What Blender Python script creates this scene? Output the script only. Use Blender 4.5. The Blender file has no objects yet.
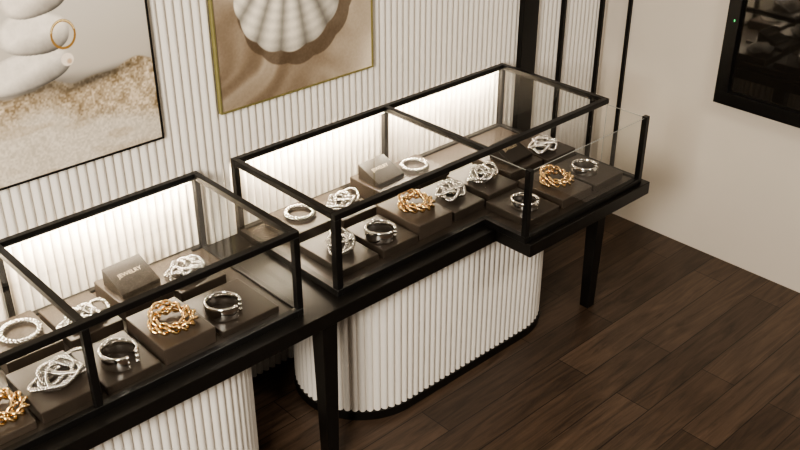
import bpy, math
import numpy as np
from mathutils import Vector

# ------------------------------------------------------------------ helpers
def lin(c):
    c = np.asarray(c, float) / 255.0
    return np.where(c <= 0.04045, c / 12.92, ((c + 0.055) / 1.055) ** 2.4)

def mat(name, col, rough=0.5, metal=0.0, spec=0.5, noise=0.0, nscale=40.0, bump=0.0, emit=None, estr=0.0, coat=0.0):
    m = bpy.data.materials.new(name); m.use_nodes = True
    nt = m.node_tree; b = nt.nodes['Principled BSDF']
    b.inputs['Base Color'].default_value = (*col, 1)
    b.inputs['Roughness'].default_value = rough
    b.inputs['Metallic'].default_value = metal
    b.inputs['Specular IOR Level'].default_value = spec
    b.inputs['Coat Weight'].default_value = coat
    if emit:
        b.inputs['Emission Color'].default_value = (*emit, 1)
        b.inputs['Emission Strength'].default_value = estr
    if noise > 0 or bump > 0:
        tc = nt.nodes.new('ShaderNodeTexCoord')
        n = nt.nodes.new('ShaderNodeTexNoise'); n.inputs['Scale'].default_value = nscale
        n.inputs['Detail'].default_value = 4
        nt.links.new(tc.outputs['Object'], n.inputs['Vector'])
        if noise > 0:
            r = nt.nodes.new('ShaderNodeMapRange')
            r.inputs['To Min'].default_value = 1 - noise; r.inputs['To Max'].default_value = 1 + noise
            nt.links.new(n.outputs['Fac'], r.inputs['Value'])
            mx = nt.nodes.new('ShaderNodeVectorMath'); mx.operation = 'SCALE'
            mx.inputs[0].default_value = col
            nt.links.new(r.outputs['Result'], mx.inputs['Scale'])
            nt.links.new(mx.outputs['Vector'], b.inputs['Base Color'])
        if bump > 0:
            bp = nt.nodes.new('ShaderNodeBump'); bp.inputs['Strength'].default_value = bump
            bp.inputs['Distance'].default_value = 0.002
            nt.links.new(n.outputs['Fac'], bp.inputs['Height'])
            nt.links.new(bp.outputs['Normal'], b.inputs['Normal'])
    return m

M_black = mat('black_metal', (0.006, 0.0055, 0.005), 0.32, 0.0, 0.3, 0.15, 30)
M_slab = mat('black_lacquer', (0.007, 0.006, 0.005), 0.32, 0.0, 0.3, 0.2, 20)
M_white = mat('fluted_plaster', (0.78, 0.735, 0.67), 0.65, 0, 0.3, 0.03, 3)
M_wall = mat('wall_paint', (0.70, 0.635, 0.55), 0.8, 0, 0.3, 0.03, 2)
M_ceil = mat('ceiling_paint', (0.75, 0.72, 0.67), 0.9)
M_taupe = mat('taupe_suede', (0.036, 0.0275, 0.021), 0.36, 0, 0.45, 0.10, 25, 0.03)
M_taupeL = mat('taupe_light', (0.058, 0.044, 0.034), 0.34, 0, 0.45, 0.08, 25, 0.03)
M_taupeD = mat('taupe_dark', (0.018, 0.014, 0.011), 0.34, 0, 0.45, 0.1, 25)
M_silver = mat('silver', (0.76, 0.74, 0.71), 0.11, 1.0, 0.5, 0.05, 60)
M_gold = mat('gold', (0.78, 0.56, 0.30), 0.11, 1.0, 0.5, 0.05, 60)
M_text = mat('card_lettering', (0.7, 0.6, 0.45), 0.4, 0.5)
M_led = mat('led_strip', (1, 1, 1), 0.5, emit=(1.0, 0.86, 0.66), estr=14)
M_green = mat('green_indicator', (0, .3, .05), 0.5, emit=(0.05, 0.8, 0.2), estr=1.5)
M_pane = mat('dark_pane', (0.012, 0.010, 0.008), 0.04, 0, 0.9)
M_edge = mat('glass_edge', (0.30, 0.31, 0.29), 0.15, 0, 0.8)
M_brass = mat('thin_brass', (0.36, 0.33, 0.14), 0.35, 0.7)

def glass_mat():
    m = bpy.data.materials.new('clear_glass'); m.use_nodes = True
    nt = m.node_tree; nt.nodes.clear()
    o = nt.nodes.new('ShaderNodeOutputMaterial'); mix = nt.nodes.new('ShaderNodeMixShader')
    t = nt.nodes.new('ShaderNodeBsdfTransparent'); t.inputs['Color'].default_value = (0.955, 0.96, 0.95, 1)
    g = nt.nodes.new('ShaderNodeBsdfGlossy'); g.inputs['Roughness'].default_value = 0.01
    lw = nt.nodes.new('ShaderNodeLayerWeight'); lw.inputs['Blend'].default_value = 0.5
    p = nt.nodes.new('ShaderNodeMath'); p.operation = 'POWER'; p.inputs[1].default_value = 4
    q = nt.nodes.new('ShaderNodeMath'); q.operation = 'MULTIPLY_ADD'; q.inputs[1].default_value = 0.65; q.inputs[2].default_value = 0.045
    nt.links.new(lw.outputs['Facing'], p.inputs[0]); nt.links.new(p.outputs[0], q.inputs[0])
    nt.links.new(q.outputs[0], mix.inputs[0]); nt.links.new(t.outputs[0], mix.inputs[1]); nt.links.new(g.outputs[0], mix.inputs[2])
    nt.links.new(mix.outputs[0], o.inputs['Surface'])
    return m
M_glass = glass_mat()

def floor_mat():
    m = bpy.data.materials.new('dark_oak_planks'); m.use_nodes = True
    nt = m.node_tree; b = nt.nodes['Principled BSDF']; L = nt.links.new
    tc = nt.nodes.new('ShaderNodeTexCoord')
    br = nt.nodes.new('ShaderNodeTexBrick'); br.offset = 0.37; br.offset_frequency = 2
    br.inputs['Scale'].default_value = 1; br.inputs['Brick Width'].default_value = 1.25; br.inputs['Row Height'].default_value = 0.18
    br.inputs['Mortar Size'].default_value = 0.0024; br.inputs['Mortar Smooth'].default_value = 0.2; br.inputs['Bias'].default_value = 0
    br.inputs['Color1'].default_value = (0.038, 0.0235, 0.0150, 1)
    br.inputs['Color2'].default_value = (0.078, 0.050, 0.033, 1)
    br.inputs['Mortar'].default_value = (0.008, 0.005, 0.003, 1)
    L(tc.outputs['Object'], br.inputs['Vector'])
    mp = nt.nodes.new('ShaderNodeMapping'); mp.inputs['Scale'].default_value = (1.4, 16, 1)
    L(tc.outputs['Object'], mp.inputs['Vector'])
    n = nt.nodes.new('ShaderNodeTexNoise'); n.inputs['Scale'].default_value = 1.5; n.inputs['Detail'].default_value = 9; n.inputs['Distortion'].default_value = 1.4
    n.inputs['Roughness'].default_value = 0.62
    L(mp.outputs[0], n.inputs['Vector'])
    r = nt.nodes.new('ShaderNodeMapRange'); r.inputs['From Min'].default_value = 0.3; r.inputs['From Max'].default_value = 0.7
    r.inputs['To Min'].default_value = 0.45; r.inputs['To Max'].default_value = 1.55; L(n.outputs['Fac'], r.inputs['Value'])
    vm = nt.nodes.new('ShaderNodeVectorMath'); vm.operation = 'SCALE'
    L(br.outputs['Color'], vm.inputs[0]); L(r.outputs[0], vm.inputs['Scale']); L(vm.outputs[0], b.inputs['Base Color'])
    b.inputs['Roughness'].default_value = 0.38; b.inputs['Specular IOR Level'].default_value = 0.4
    bp = nt.nodes.new('ShaderNodeBump'); bp.inputs['Strength'].default_value = 0.15; bp.inputs['Distance'].default_value = 0.002
    L(n.outputs['Fac'], bp.inputs['Height']); L(bp.outputs[0], b.inputs['Normal'])
    return m
M_floor = floor_mat()

class MB:
    def __init__(s): s.v = []; s.f = []; s.m = []; s.s = []; s.mats = []
    def mi(s, m):
        if m not in s.mats: s.mats.append(m)
        return s.mats.index(m)
    def add(s, v, f, m, smooth=False):
        o = len(s.v); s.v += [tuple(p) for p in v]; k = s.mi(m)
        for a in f: s.f.append(tuple(i + o for i in a)); s.m.append(k); s.s.append(smooth)
    def box(s, x0, x1, y0, y1, z0, z1, m):
        v = [(x0,y0,z0),(x1,y0,z0),(x1,y1,z0),(x0,y1,z0),(x0,y0,z1),(x1,y0,z1),(x1,y1,z1),(x0,y1,z1)]
        s.add(v, [(0,3,2,1),(4,5,6,7),(0,1,5,4),(1,2,6,5),(2,3,7,6),(3,0,4,7)], m)
    def quad(s, a, b, c, d, m): s.add([a,b,c,d], [(0,1,2,3)], m)
    def build(s, name, bevel=0.0, loc=(0,0,0), rotz=0.0, segs=2):
        me = bpy.data.meshes.new(name); me.from_pydata(s.v, [], s.f)
        for m in s.mats: me.materials.append(m)
        me.polygons.foreach_set('material_index', s.m); me.polygons.foreach_set('use_smooth', s.s)
        me.update()
        o = bpy.data.objects.new(name, me); bpy.context.scene.collection.objects.link(o)
        o.location = loc; o.rotation_euler = (0, 0, rotz)
        if bevel > 0:
            md = o.modifiers.new('bevel', 'BEVEL'); md.width = bevel; md.segments = segs; md.limit_method = 'ANGLE'
        return o

def tube(P, r, closed=True, seg=8):
    P = np.asarray(P, float); n = len(P)
    if closed: T = np.roll(P, -1, 0) - np.roll(P, 1, 0)
    else: T = np.gradient(P, axis=0)
    T /= np.linalg.norm(T, axis=1)[:, None]
    N = np.cross(np.array([0, 0, 1.0]), T); N /= (np.linalg.norm(N, axis=1)[:, None] + 1e-9)
    B = np.cross(T, N)
    r = np.broadcast_to(r, (n,))
    a = np.arange(seg) * 2 * math.pi / seg
    V = P[:, None, :] + r[:, None, None] * (np.cos(a)[None, :, None] * N[:, None, :] + np.sin(a)[None, :, None] * B[:, None, :])
    V = V.reshape(-1, 3); F = []
    for i in range(n if closed else n - 1):
        j = (i + 1) % n
        for k in range(seg):
            l = (k + 1) % seg
            F.append((i*seg+k, j*seg+k, j*seg+l, i*seg+l))
    if not closed:
        F.append(tuple(range(seg))[::-1]); F.append(tuple((n-1)*seg + k for k in range(seg)))
    return V.tolist(), F

def rope(mb, C, a, r, twists, strands, m, seg=7):
    C = np.asarray(C, float); n = len(C)
    T = np.roll(C, -1, 0) - np.roll(C, 1, 0); T /= np.linalg.norm(T, axis=1)[:, None]
    N = np.cross(np.array([0, 0, 1.0]), T); N /= np.linalg.norm(N, axis=1)[:, None]; B = np.cross(T, N)
    d = np.linalg.norm(np.roll(C, -1, 0) - C, axis=1); s = np.concatenate([[0], np.cumsum(d)[:-1]]) / d.sum()
    for k in range(strands):
        ph = 2 * math.pi * (twists * s + k / strands)
        P = C + a * (np.cos(ph)[:, None] * N + np.sin(ph)[:, None] * B)
        v, f = tube(P, r, True, seg); mb.add(v, f, m, True)

def sphere(mb, c, r, m, nu=12, nv=8):
    v = []; f = []
    for j in range(nv + 1):
        th = math.pi * j / nv
        for i in range(nu):
            ph = 2 * math.pi * i / nu
            v.append((c[0]+r*math.sin(th)*math.cos(ph), c[1]+r*math.sin(th)*math.sin(ph), c[2]+r*math.cos(th)))
    for j in range(nv):
        for i in range(nu):
            k = (i+1) % nu
            f.append((j*nu+i, (j+1)*nu+i, (j+1)*nu+k, j*nu+k))
    mb.add(v, f, m, True)

# ------------------------------------------------------------------ room
XR = 4.76; YB = 3.27
mb = MB(); mb.box(-2.0, XR + 0.12, -2.0, YB + 0.14, -0.05, 0, M_floor); mb.build('floor')
mb = MB(); mb.box(-2.0, XR + 0.12, -2.0, YB + 0.14, 3.6, 3.65, M_ceil); mb.build('ceiling')
mb = MB(); mb.box(XR, XR + 0.12, -2.0, YB + 0.14, 0, 3.6, M_wall); mb.build('wall_right')

mb = MB()
pitch = 0.038; dep = 0.021; K = 10
xs = []; ys = []
nfl = int((XR + 2.0) / pitch)
for i in range(nfl):
    for k in range(K):
        t = k / K
        xs.append(-2.0 + (i + t) * pitch); ys.append(YB + dep - dep * math.sin(math.pi * t) ** 0.75)
xs.append(XR); ys.append(YB + dep)
n = len(xs)
V = [(xs[i], ys[i], 0) for i in range(n)] + [(xs[i], ys[i], 3.6) for i in range(n)]
mb.add(V, [(i, i+1, n+i+1, n+i) for i in range(n-1)], M_white, False)
mb.box(-2.0, XR, YB + dep + 0.001, YB + 0.14, 0, 3.6, M_white)
mb.build('wall_back')

# black framed partition at the far corner
mb = MB()
mb.box(3.93, 4.055, YB - 0.035, YB - 0.001, 0, 2.9, M_black)
mb.box(4.29, 4.312, YB - 0.025, YB - 0.001, 0, 2.9, M_black)
mb.box(4.655, 4.678, YB - 0.025, YB - 0.001, 0, 2.9, M_black)
mb.box(3.93, 4.755, YB - 0.035, YB - 0.001, 2.9, 2.98, M_black)
mb.box(XR - 0.02, XR - 0.001, 3.11, 3.132, 0, 2.9, M_black)
mb.box(XR - 0.02, XR - 0.001, 3.11, YB - 0.04, 2.9, 2.98, M_black)
mb.build('black_corner_partition_frame', 0.002)

# window on right wall
mb = MB()
y0, y1, z0, z1 = 1.45, 2.485, 0.965, 2.05; fw = 0.072
mb.box(XR-0.06, XR-0.001, y0, y1, z0, z0+fw, M_black); mb.box(XR-0.06, XR-0.001, y0, y1, z1-fw, z1, M_black)
mb.box(XR-0.06, XR-0.001, y0, y0+fw, z0+fw, z1-fw, M_black); mb.box(XR-0.06, XR-0.001, y1-fw, y1, z0+fw, z1-fw, M_black)
mb.box(XR-0.03, XR-0.001, y0+fw, y1-fw, z0+fw, z1-fw, M_pane)
mb.box(XR-0.064, XR-0.058, 2.435, 2.441, 1.43, 1.442, M_green)
mb.build('window_1', 0.002)

# ------------------------------------------------------------------ counter
ZB, ZT = 0.77, 0.835
mb = MB()
mb.box(-0.35, 2.93, 2.49, 3.262, ZB, ZT, M_slab)
mb.box(2.93, 3.84, 2.29, 3.262, ZB, ZT, M_slab)
def leg(mb, cx, cy, a=0.038, b=0.028):
    v = [(cx-b,cy-b,0),(cx+b,cy-b,0),(cx+b,cy+b,0),(cx-b,cy+b,0),(cx-a,cy-a,ZB),(cx+a,cy-a,ZB),(cx+a,cy+a,ZB),(cx-a,cy+a,ZB)]
    mb.add(v, [(0,3,2,1),(4,5,6,7),(0,1,5,4),(1,2,6,5),(2,3,7,6),(3,0,4,7)], M_slab)
for lx in (1.965, 3.79, -0.28): leg(mb, lx, 2.545)
for lx in (1.965, 3.79, -0.28): leg(mb, lx, 3.20)
mb.build('display_counter', 0.003)

def pedestal(x0, x1):
    mb = MB(); R = 0.325; cy = 2.92
    a, b = x0 + R, x1 - R
    Ls = b - a; Lc = math.pi * R; tot = 2 * Ls + 2 * Lc
    nf = round(tot / 0.036); nn = nf * 8
    def outline(off, flute, z):
        P = []
        for i in range(nn):
            s = tot * i / nn
            if s < Ls: p = (a + s, cy - R); nrm = (0, -1)
            elif s < Ls + Lc:
                t = (s - Ls) / R - math.pi / 2; nrm = (math.cos(t), math.sin(t)); p = (b + R*nrm[0], cy + R*nrm[1])
            elif s < 2*Ls + Lc: p = (b - (s - Ls - Lc), cy + R); nrm = (0, 1)
            else:
                t = (s - 2*Ls - Lc) / R + math.pi / 2; nrm = (math.cos(t), math.sin(t)); p = (a + R*nrm[0], cy + R*nrm[1])
            o = off + (flute * abs(math.sin(math.pi * nf * i / nn)) ** 0.7)
            P.append((p[0] + nrm[0]*o, p[1] + nrm[1]*o, z))
        return P
    def ring(A, B, m):
        mb.add(A + B, [(i, (i+1) % nn, nn + (i+1) % nn, nn + i) for i in range(nn)], m)
    ring(outline(-0.010, 0.017, 0.045), outline(-0.010, 0.017, ZB), M_white)
    A, B = outline(0.012, 0, 0.0), outline(0.012, 0, 0.045)
    ring(A, B, M_slab)
    mb.add(B, [tuple(range(nn))], M_slab); mb.add(outline(-0.010, 0.017, ZB-0.0005), [tuple(range(nn))], M_white)
    return mb.build('fluted_pedestal')
pedestal(0.18, 1.775); pedestal(2.155, 3.635)

# ------------------------------------------------------------------ glass cases
ZC = 1.212; q = 0.027
YF, YK = 2.55, 3.252
FL = ZT + 0.022
def case(x0, xm, x1, ext):
    mb = MB()
    def rail(xa, xb, ya, yb, za, zb): mb.box(xa, xb, ya, yb, za, zb, M_black)
    zb0, zb1 = ZT, ZT + 0.032
    rail(x0, x1, YK-q, YK, zb0, zb1)
    rail(x0, x0+q, YF, YK-q, zb0, zb1)
    YE = 2.312
    if ext:
        rail(x0+q, xm-q/2, YF, YF+q, zb0, zb1)
        rail(xm-q/2, xm+q/2, YE, YF+q, zb0, zb1)
        rail(xm+q/2, x1-q, YE, YE+q, zb0, zb1)
        rail(x1-q, x1, YE, YK-q, zb0, zb1)
    else:
        rail(x0+q, x1-q, YF, YF+q, zb0, zb1); rail(x1-q, x1, YF, YK-q, zb0, zb1)
    mb.box(x0+q, x1-q, YF+q, YK-q, ZT, FL, M_taupe)
    if ext: mb.box(xm+q/2, x1-q, YE+q, YF+q, ZT, FL, M_taupe)
    rail(x0, x1, YK-q, YK, ZC-q, ZC); rail(x0, x1, YF, YF+q, ZC-q, ZC)
    for xa in (x0, xm-q/2, x1-q): rail(xa, xa+q, YF+q, YK-q, ZC-q, ZC)
    p = 0.026
    for xa in (x0, xm-p/2, x1-p): rail(xa, xa+p, YK-p, YK, zb1, ZC-q)
    pp = 0.031
    rail(x0, x0+pp, YF, YF+pp, zb1, ZC-q)
    if ext:
        rail(xm-q/2, xm+q/2, YE, YE+q, zb1, ZC-0.02); rail(x1-q, x1, YE, YE+q, zb1, ZC-0.02)
    else:
        rail(x1-q, x1, YF, YF+q, zb1, ZC-q); rail(xm-q/2, xm+q/2, YF, YF+q, zb1, ZC-q)
    h = q/2; zt = ZC-0.010
    G = M_glass
    for a, b in ((x0+q, xm-h), (xm+h, x1-q)):
        mb.quad((a,YF+q,zt),(b,YF+q,zt),(b,YK-q,zt),(a,YK-q,zt), G)
    mb.quad((x0+h,YF+q,zb1),(x0+h,YK-q,zb1),(x0+h,YK-q,ZC-q),(x0+h,YF+q,ZC-q), G)
    mb.quad((x1-h,YF+q,zb1),(x1-h,YK-q,zb1),(x1-h,YK-q,ZC-q),(x1-h,YF+q,ZC-q), G)
    if ext:
        mb.quad((x0+q,YF+h,zb1),(xm,YF+h,zb1),(xm,YF+h,ZC-q),(x0+q,YF+h,ZC-q), G)
        zg = ZC-0.03
        mb.quad((xm+h,YE+h,zb1),(x1-q,YE+h,zb1),(x1-q,YE+h,zg),(xm+h,YE+h,zg), G)
        mb.quad((xm,YE+q,zb1),(xm,YF,zb1),(xm,YF,zg),(xm,YE+q,zg), G)
        mb.quad((x1-h,YE+q,zb1),(x1-h,YF,zb1),(x1-h,YF,zg),(x1-h,YE+q,zg), G)
        mb.box(xm+h, x1-q, YE+h-0.002, YE+h+0.002, zg, zg+0.003, M_edge)
        mb.box(x1-h-0.002, x1-h+0.002, YE+q, YF, zg, zg+0.003, M_edge)
        mb.box(xm-0.002, xm+0.002, YE+q, YF, zg, zg+0.003, M_edge)
        mb.box(x1-h-0.002, x1-h+0.002, YF-0.001, YF+0.002, zb1, zg, M_edge)
    else:
        mb.quad((x0+q,YF+h,zb1),(x1-q,YF+h,zb1),(x1-q,YF+h,ZC-q),(x0+q,YF+h,ZC-q), G)
    mb.box(x0+0.05, x1-0.05, YK-q+0.004, YK-0.006, ZC-q-0.006, ZC-q, M_led)
    o = mb.build('glass_display_case', 0.0015, segs=1)
    for a, b in ((x0+q, xm-h), (xm+h, x1-q)):
        ld = bpy.data.lights.new('led_light', 'AREA'); ld.shape = 'RECTANGLE'
        ld.size = b-a-0.04; ld.size_y = 0.016; ld.energy = 12; ld.color = (1, 0.84, 0.64)
        lo = bpy.data.objects.new('led_light', ld); bpy.context.scene.collection.objects.link(lo)
        lo.location = ((a+b)/2, YK-q-0.012, ZC-q-0.010); lo.rotation_euler = (math.radians(15), 0, 0)
        lo.parent = o
    return o
case(0.10, 1.005, 1.872, False)
case(2.045, 2.93, 3.795, True)

# ------------------------------------------------------------------ posters
def vnoise(X, Z, sc, seed):
    rng = np.random.RandomState(seed); g = rng.rand(256, 256)
    u = X*sc + 50; v = Z*sc + 50; i = np.floor(u).astype(int); j = np.floor(v).astype(int)
    fu = u-i; fv = v-j; fu = fu*fu*(3-2*fu); fv = fv*fv*(3-2*fv)
    a = g[i % 256, j % 256]; b = g[(i+1) % 256, j % 256]; c = g[i % 256, (j+1) % 256]; d = g[(i+1) % 256, (j+1) % 256]
    return (a*(1-fu)+b*fu)*(1-fv) + (c*(1-fu)+d*fu)*fv
def sst(a, b, x): t = np.clip((x-a)/(b-a), 0, 1); return t*t*(3-2*t)
def mixc(A, B, t): return A*(1-t[..., None]) + np.asarray(B, float)*t[..., None]

def art_stones(X, Z):
    n1 = vnoise(X, Z, 3, 1); nf = vnoise(X, Z, 140, 2); nm = vnoise(X, Z, 45, 3); nl = vnoise(X, Z, 12, 4); nk = vnoise(X, Z, 7, 9)
    C = np.zeros(X.shape + (3,)); C[:] = (186, 177, 164)
    C = mixc(C, (204, 197, 186), sst(1.75, 2.2, Z + 0.1*n1))
    zb = 1.735 + 0.03*(nl-0.5) - 0.05*np.clip(X-1.3, 0, 1) + 0.050*np.exp(-((X-1.68)/0.10)**2)
    s = sst(0.006, -0.006, Z - zb)
    sand = np.zeros_like(C); sand[:] = (174, 156, 130)
    sand += ((nf-0.5)*46 + (nm-0.5)*48 + (nl-.5)*32)[..., None]
    C = C*(1-s[..., None]) + sand*s[..., None]
    lo = 1.585 + 0.05*np.sin((X-1.0)*6) + 0.09*(nk-0.5) + 0.03*(nl-.5)
    C = mixc(C, (212, 203, 188), 0.8*sst(0.045, -0.045, Z - lo))
    C = mixc(C, (178, 162, 138), 0.5*sst(0.55, 0.8, vnoise(X*1.0+Z*0.6, Z*3, 9, 12))*(Z < lo))
    C += ((nf-0.5)*24)[..., None]*(Z < zb)[..., None]
    C = C*(1 - 0.5*np.exp(-(((X-1.50)/0.15)**2 + ((Z-1.705-0.12*(X-1.4))/0.020)**2)))[..., None]
    C = C*(1 - 0.45*np.exp(-(((X-1.27)/0.17)**2 + ((Z-1.735)/0.025)**2)))[..., None]
    def stone(cx, cz, a, b, rot, col):
        nonlocal C
        dx = X-cx; dz = Z-cz; u = (dx*math.cos(rot)+dz*math.sin(rot))/a; v = (-dx*math.sin(rot)+dz*math.cos(rot))/b
        d = (np.abs(u)**2.4 + np.abs(v)**2.4)
        k = sst(1.03, 0.97, d); sh = 1 - 0.60*np.clip(-v*0.8 + u*0.4, 0, 1)**1.2 - 0.14*sst(.6, 1, d)
        cc = np.asarray(col, float)[None, None]*sh[..., None]*np.array([1, .975, .94]) + ((nm-0.5)*14 + (nf-.5)*8)[..., None]
        C = C*(1-k[..., None]) + cc*k[..., None]
    stone(1.255, 1.805, 0.165, 0.070, 0.10, (242, 238, 232))
    stone(1.30, 1.930, 0.130, 0.076, -0.12, (246, 242, 236))
    stone(1.325, 2.065, 0.125, 0.078, 0.12, (244, 239, 232))
    stone(1.30, 2.19, 0.09, 0.055, -0.05, (242, 238, 232))
    d = np.sqrt(((X-1.405)/0.044)**2 + ((Z-1.905)/0.050)**2)
    C = mixc(C, (140, 104, 48), sst(0.12, 0.07, np.abs(d-1)))
    C = mixc(C, (232, 212, 160), sst(0.05, 0.02, np.abs(d-1.02))*(Z > 1.915))
    d = np.sqrt((X-1.405)**2 + (Z-1.812)**2); C = mixc(C, (240, 226, 208), sst(0.026, 0.022, d))
    d = np.sqrt((X-1.412)**2 + (Z-1.804)**2); C = mixc(C, (170, 132, 96), 0.6*sst(0.014, 0.005, d))
    return C
def art_shell(X, Z):
    nl = vnoise(X, Z, 5, 7); nf = vnoise(X, Z, 130, 8)
    w = (X-2.0)*4.2 + (Z-1.4)*-4.6 + 2.0*(nl-0.5)
    f = 0.5+0.5*np.sin(w*2.2+0.5); f2 = 0.5+0.5*np.sin(w*6.1+1+3*(Z-1.4))
    C = np.zeros(X.shape+(3,)); C[:] = (122, 105, 86)
    C = mixc(C, (222, 208, 187), np.clip(0.62*f**1.8+0.28*f2**2 + 0.55*sst(2.45, 2.86, X), 0, 1))
    k = sst(1.72, 1.45, Z)*sst(2.55, 2.15, X)
    C = mixc(C, (110, 94, 76), 0.45*k)
    def mask(hx, hz, grow):
        dx = X-hx; dz = hz-Z; ang = np.arctan2(dx, dz); r = np.hypot(dx, dz)
        Rm = 0.485 - 0.13*(ang/0.9)**2 + 0.012*np.abs(np.cos(ang*11)) + grow
        return sst(0.004, -0.004, r-Rm)*(np.abs(ang) < 1.25), ang, r
    m, a, r = mask(2.45, 2.065, 0.03); C = mixc(C, (74, 60, 46), 0.65*m)
    m, ang, r = mask(2.415, 2.10, 0)
    rib = 0.5+0.5*np.cos(ang*22); sh = 0.60 + 0.40*rib**0.55
    band = 1 - 0.07*np.sin(r*75)**2
    edge = 1 - 0.15*sst(0.40, 0.49, r)
    cc = np.array([250, 241, 224.])[None, None]*(sh*band*edge*(1-0.24*sst(-0.2, 0.9, ang)))[..., None]
    C = C*(1-m[..., None]) + cc*m[..., None]
    C += ((nf-0.5)*8)[..., None]
    return C
def poster(name, x0, x1, z0, z1, fn, mframe, nx=340, nz=460):
    y = YB - 0.018
    X, Z = np.meshgrid(np.linspace(x0+0.006, x1-0.006, nx), np.linspace(z0+0.006, z1-0.006, nz), indexing='ij')
    C = lin(np.clip(fn(X, Z), 0, 255))
    me = bpy.data.meshes.new(name+'_print')
    me.vertices.add(nx*nz)
    co = np.stack([X, np.full_like(X, y), Z], -1).reshape(-1, 3); me.vertices.foreach_set('co', co.ravel())
    i, j = np.meshgrid(np.arange(nx-1), np.arange(nz-1), indexing='ij'); a = (i*nz+j).ravel()
    F = np.stack([a, a+nz, a+nz+1, a+1], -1); nfc = len(F)
    me.loops.add(nfc*4); me.loops.foreach_set('vertex_index', F.ravel())
    me.polygons.add(nfc); me.polygons.foreach_set('loop_start', np.arange(nfc)*4); me.polygons.foreach_set('loop_total', np.full(nfc, 4))
    me.update(calc_edges=True)
    at = me.color_attributes.new('Col', 'FLOAT_COLOR', 'POINT')
    at.data.foreach_set('color', np.concatenate([C.reshape(-1, 3), np.ones((nx*nz, 1))], 1).ravel())
    m = bpy.data.materials.new(name+'_print'); m.use_nodes = True; b = m.node_tree.nodes['Principled BSDF']
    vc = m.node_tree.nodes.new('ShaderNodeVertexColor'); vc.layer_name = 'Col'
    m.node_tree.links.new(vc.outputs[0], b.inputs['Base Color']); b.inputs['Roughness'].default_value = 0.6
    b.inputs['Specular IOR Level'].default_value = 0.2
    me.materials.append(m)
    pr = bpy.data.objects.new('print', me); bpy.context.scene.collection.objects.link(pr)
    mb = MB(); t = 0.007; ya, yb = YB-0.024, YB-0.001
    mb.box(x0, x1, y+0.002, yb, z0, z1, mframe)
    mb.box(x0, x1, ya, y+0.002, z0, z0+t, mframe); mb.box(x0, x1, ya, y+0.002, z1-t, z1, mframe)
    mb.box(x0, x0+t, ya, y+0.002, z0+t, z1-t, mframe); mb.box(x1-t, x1, ya, y+0.002, z0+t, z1-t, mframe)
    o = mb.build(name); pr.parent = o
    return o
poster('framed_stone_poster', 0.885, 1.745, 1.40, 2.55, art_stones, M_black)
poster('framed_shell_poster', 2.02, 2.868, 1.42, 2.57, art_shell, M_brass)

# ------------------------------------------------------------------ display blocks
def block(x, y, sx, sy, z0, z1, m=M_taupe):
    mb = MB(); mb.box(-sx/2, sx/2, -sy/2, sy/2, 0, z1-z0, m)
    mb.build('jewelry_display_block', 0.004, (x, y, z0), segs=2); return z1
E = 0.0005
def bracelet_rope(x, y, z, R=0.062):
    mb = MB(); n = 480; t = np.arange(n)*2*math.pi/n
    C = np.stack([R*np.cos(t), R*np.sin(t), np.full(n, 0.0130)], 1)
    rope(mb, C, 0.0062, 0.0056, 13, 2, M_silver)
    mb.build('silver_rope_bracelet', loc=(x, y, z+E))
def knot(x, y, z, S=1.0, rot=0.0, kind=0):
    # long twisted rope chain coiled into overlapping loops
    mb = MB(); n = 1100
    if kind == 0:
        t = np.arange(n)*6*math.pi/n; r = 0.064 + 0.026*np.cos(4*t/3)
        zz = 0.026 + 0.014*np.sin(4*t/3*2+0.6)
        C = np.stack([1.22*S*(r*np.cos(t)+0.012*np.cos(t/3)), 0.86*S*(r*np.sin(t)+0.012*np.sin(t/3)), zz], 1)
    else:
        t = np.arange(n)*6*math.pi/n; r = 0.060 + 0.034*np.cos(5*t/3+0.5); zz = 0.026 + 0.014*np.sin(5*t/3*2)
        C = np.stack([1.2*S*r*np.cos(t), 0.88*S*r*np.sin(t), zz], 1)
    rope(mb, C, 0.0046, 0.0040, 72, 2, M_silver, 6)
    t = np.arange(500)*2*math.pi/500
    C = np.stack([0.074*S*np.cos(t)-0.008, 0.046*S*np.sin(t)+0.006*np.sin(3*t), 0.012+0*t], 1)
    rope(mb, C, 0.0046, 0.0040, 26, 2, M_silver, 6)
    C = np.stack([0.040*S*np.cos(t)+0.020*S, 0.058*S*np.sin(t), 0.034+0.008*np.sin(2*t)], 1)
    rope(mb, C, 0.0046, 0.0040, 22, 2, M_silver, 6)
    mb.build('silver_chain_necklace', loc=(x, y, z+E), rotz=rot)
def goldb(x, y, z, S=1.0, rot=0.0):
    mb = MB(); n = 300; t = np.arange(n)*2*math.pi/n
    C = np.stack([0.076*S*np.cos(t), 0.066*S*np.sin(t), 0.0215+0.003*np.sin(2*t)], 1)
    rope(mb, C, 0.0105, 0.0068, 6, 2, M_gold, 9)
    C = np.stack([-0.010+0.056*S*np.cos(t), 0.012+0.062*S*np.sin(t), 0.044+0.012*np.sin(t)], 1)
    rope(mb, C, 0.0080, 0.0055, 5, 2, M_gold, 9)
    for k in range(6):
        a = 2*math.pi*k/6+0.3; sphere(mb, (0.076*S*math.cos(a), 0.066*S*math.sin(a), 0.030), 0.0085, M_gold)
    mb.build('gold_link_bracelet', loc=(x, y, z+0.001), rotz=rot)
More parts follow.
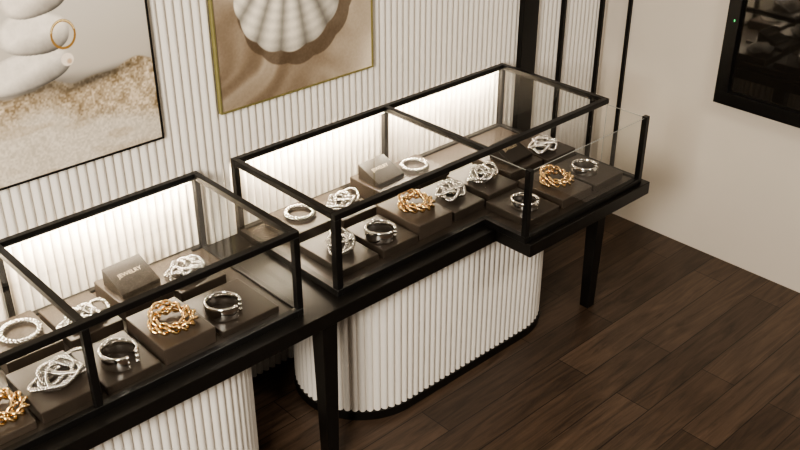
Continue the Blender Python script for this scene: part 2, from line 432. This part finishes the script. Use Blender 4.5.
def cuff(x, y, z, R=0.060, h=0.06, rot=0.0, gap=24):
    mb = MB(); na = 80; a0, a1 = math.radians(gap), math.radians(360-gap)
    prof = [(-0.003, 0.003), (0, 0), (0.005, 0.002), (0.0065, 0.006), (0.0070, h*0.5), (0.0065, h-0.006), (0.005, h-0.002), (0, h), (-0.003, h-0.003)]
    k = len(prof); V = []; F = []
    for i in range(na+1):
        a = a0+(a1-a0)*i/na
        for dr, zz in prof: V.append(((R+dr)*math.cos(a)*1.1, (R+dr)*math.sin(a), zz))
    for i in range(na):
        for j in range(k):
            l = (j+1) % k; F.append((i*k+j, (i+1)*k+j, (i+1)*k+l, i*k+l))
    F.append(tuple(range(k))[::-1]); F.append(tuple(na*k+j for j in range(k)))
    mb.add(V, F, M_silver, True)
    for a in (a0, a1):
        for zz in (0.0095, h/2, h-0.0095): sphere(mb, (R*1.1*math.cos(a), R*math.sin(a), zz), 0.009, M_silver)
    mb.build('silver_cuff_bracelet', loc=(x, y, z+E), rotz=rot)
def card(x, y, z, rot=0.0):
    mb = MB(); w, d = 0.085, 0.07; h0, h1, b = 0.018, 0.075, 0
    v = [(-w,-d,b),(w,-d,b),(w,d,b),(-w,d,b),(-w,-d,h0),(w,-d,h0),(w,d,h1),(-w,d,h1)]
    mb.add(v, [(0,3,2,1),(4,5,6,7),(0,1,5,4),(1,2,6,5),(2,3,7,6),(3,0,4,7)], M_taupeD)
    o = mb.build('jewelry_name_card_stand', 0.003, (x, y, z+E), rot)
    cu = bpy.data.curves.new('lettering', 'FONT'); cu.body = 'JEWELRY'; cu.size = 0.026; cu.align_x = 'CENTER'; cu.extrude = 0.0004
    cu.materials.append(M_text)
    t = bpy.data.objects.new('lettering', cu); bpy.context.scene.collection.objects.link(t)
    al = math.atan2(h1-h0, 2*d); t.parent = o; t.rotation_euler = (al, 0, 0); t.location = (0, 0.0, (h0+h1)/2+0.0012)

# case 1 -- front row
Z1 = block(1.40, 2.745, 0.215, 0.28, FL, 0.925, M_taupeL); goldb(1.40, 2.72, Z1, 1.05)
Z1 = block(1.665, 2.745, 0.26, 0.28, FL, 0.885, M_taupe); cuff(1.61, 2.71, Z1, rot=-0.9)
Z1 = block(1.165, 2.735, 0.215, 0.27, FL, 0.890, M_taupe); cuff(1.165, 2.70, Z1, rot=-1.2)
Z1 = block(0.935, 2.745, 0.215, 0.28, FL, 0.905, M_taupe); knot(0.965, 2.735, Z1, 1.0, 0.3)
Z1 = block(0.70, 2.745, 0.215, 0.28, FL, 0.890, M_taupeL); goldb(0.74, 2.71, Z1, 1.0)
Z1 = block(0.45, 2.745, 0.215, 0.28, FL, 0.905, M_taupe); cuff(0.45, 2.71, Z1, rot=-1)
# case 1 -- back row
Z1 = block(1.655, 3.045, 0.21, 0.27, FL, 0.905, M_taupe); knot(1.640, 3.02, Z1, 0.85, 0.4, 1)
Z1 = block(1.425, 3.055, 0.21, 0.25, FL, 0.935, M_taupe); card(1.425, 3.06, Z1, 0.05)
Z1 = block(1.19, 3.045, 0.21, 0.27, FL, 0.905, M_taupe); knot(1.18, 2.99, Z1, 0.85, 0.2)
Z1 = block(0.955, 3.045, 0.21, 0.27, FL, 0.925, M_taupe); bracelet_rope(0.965, 3.05, Z1, 0.068)
Z1 = block(0.70, 3.045, 0.21, 0.27, FL, 0.905, M_taupe); card(0.70, 3.05, Z1)
# case 2 -- front row
Z1 = block(2.235, 2.775, 0.20, 0.30, FL, 0.890, M_taupe); knot(2.25, 2.775, Z1, 0.85, 0.9)
Z1 = block(2.455, 2.745, 0.20, 0.26, FL, 0.900, M_taupe); cuff(2.42, 2.71, Z1, 0.058, 0.056, -1.1)
Z1 = block(2.675, 2.765, 0.21, 0.28, FL, 0.930, M_taupeL); goldb(2.685, 2.76, Z1, 0.98)
Z1 = block(2.905, 2.775, 0.20, 0.28, FL, 0.905, M_taupe); knot(2.925, 2.78, Z1, 0.8, 0.6, 1)
Z1 = block(3.135, 2.775, 0.20, 0.28, FL, 0.915, M_taupe); knot(3.14, 2.775, Z1, 0.8, 0.2)
# case 2 -- back row
Z1 = block(2.255, 3.075, 0.20, 0.24, FL, 0.915, M_taupe); bracelet_rope(2.275, 3.085, Z1, 0.062)
Z1 = block(2.495, 3.055, 0.20, 0.26, FL, 0.905, M_taupe); knot(2.485, 3.04, Z1, 0.8, 0.2)
Z1 = block(2.765, 3.075, 0.21, 0.24, FL, 0.935, M_taupe); card(2.765, 3.085, Z1, 0.05)
Z1 = block(3.00, 3.075, 0.20, 0.24, FL, 0.915, M_taupe); bracelet_rope(2.985, 3.085, Z1, 0.062)
# case 2 -- projecting bay
Z1 = block(3.40, 2.845, 0.24, 0.26, FL, 0.915, M_taupe); card(3.42, 2.84, Z1, 0.05)
Z1 = block(3.655, 2.83, 0.22, 0.26, FL, 0.905, M_taupe); knot(3.635, 2.81, Z1, 0.8, 0.3, 1)
Z1 = block(3.37, 2.52, 0.22, 0.28, FL, 0.905, M_taupeL); goldb(3.38, 2.515, Z1, 0.98)
Z1 = block(3.62, 2.52, 0.22, 0.28, FL, 0.895, M_taupe); cuff(3.59, 2.51, Z1, 0.055, 0.045, -0.9)
Z1 = block(3.115, 2.50, 0.22, 0.26, FL, 0.895, M_taupe); cuff(3.10, 2.475, Z1, 0.055, 0.045, -1.0)

# ------------------------------------------------------------------ lights
def area(name, loc, target, size, power, col, sy=None):
    ld = bpy.data.lights.new(name, 'AREA'); ld.energy = power; ld.color = col
    ld.shape = 'RECTANGLE'; ld.size = size; ld.size_y = sy or size
    o = bpy.data.objects.new(name, ld); bpy.context.scene.collection.objects.link(o)
    o.location = loc; d = Vector(target) - Vector(loc); o.rotation_euler = d.to_track_quat('-Z', 'Y').to_euler()
area('added_key_light', (-1.2, 0.6, 2.9), (3.0, 3.0, 0.7), 1.1, 215, (1.0, 0.925, 0.82))  # unseen key light, added to rake the flutes from the left; not a fixture
area('added_fill_light', (3.2, 0.0, 3.5), (2.8, 3.0, 0.0), 0.8, 60, (1.0, 0.915, 0.81))  # weaker fill added out of view at right front, no real ceiling lamp
w = bpy.data.worlds.new('world'); bpy.context.scene.world = w; w.use_nodes = True
w.node_tree.nodes['Background'].inputs[0].default_value = (0.82, 0.74, 0.64, 1)
w.node_tree.nodes['Background'].inputs[1].default_value = 0.14
try:
    bpy.context.scene.view_settings.look = 'AgX - Medium High Contrast'
except Exception:
    pass

# ------------------------------------------------------------------ camera
cd = bpy.data.cameras.new('camera'); cam = bpy.data.objects.new('camera', cd); bpy.context.scene.collection.objects.link(cam)
cd.sensor_width = 36; cd.lens = 970/800*36; cd.clip_start = 0.05
cam.location = (0, 0, 3.0); cam.rotation_euler = (math.radians(60.7), 0, math.radians(-43.1))
bpy.context.scene.camera = cam
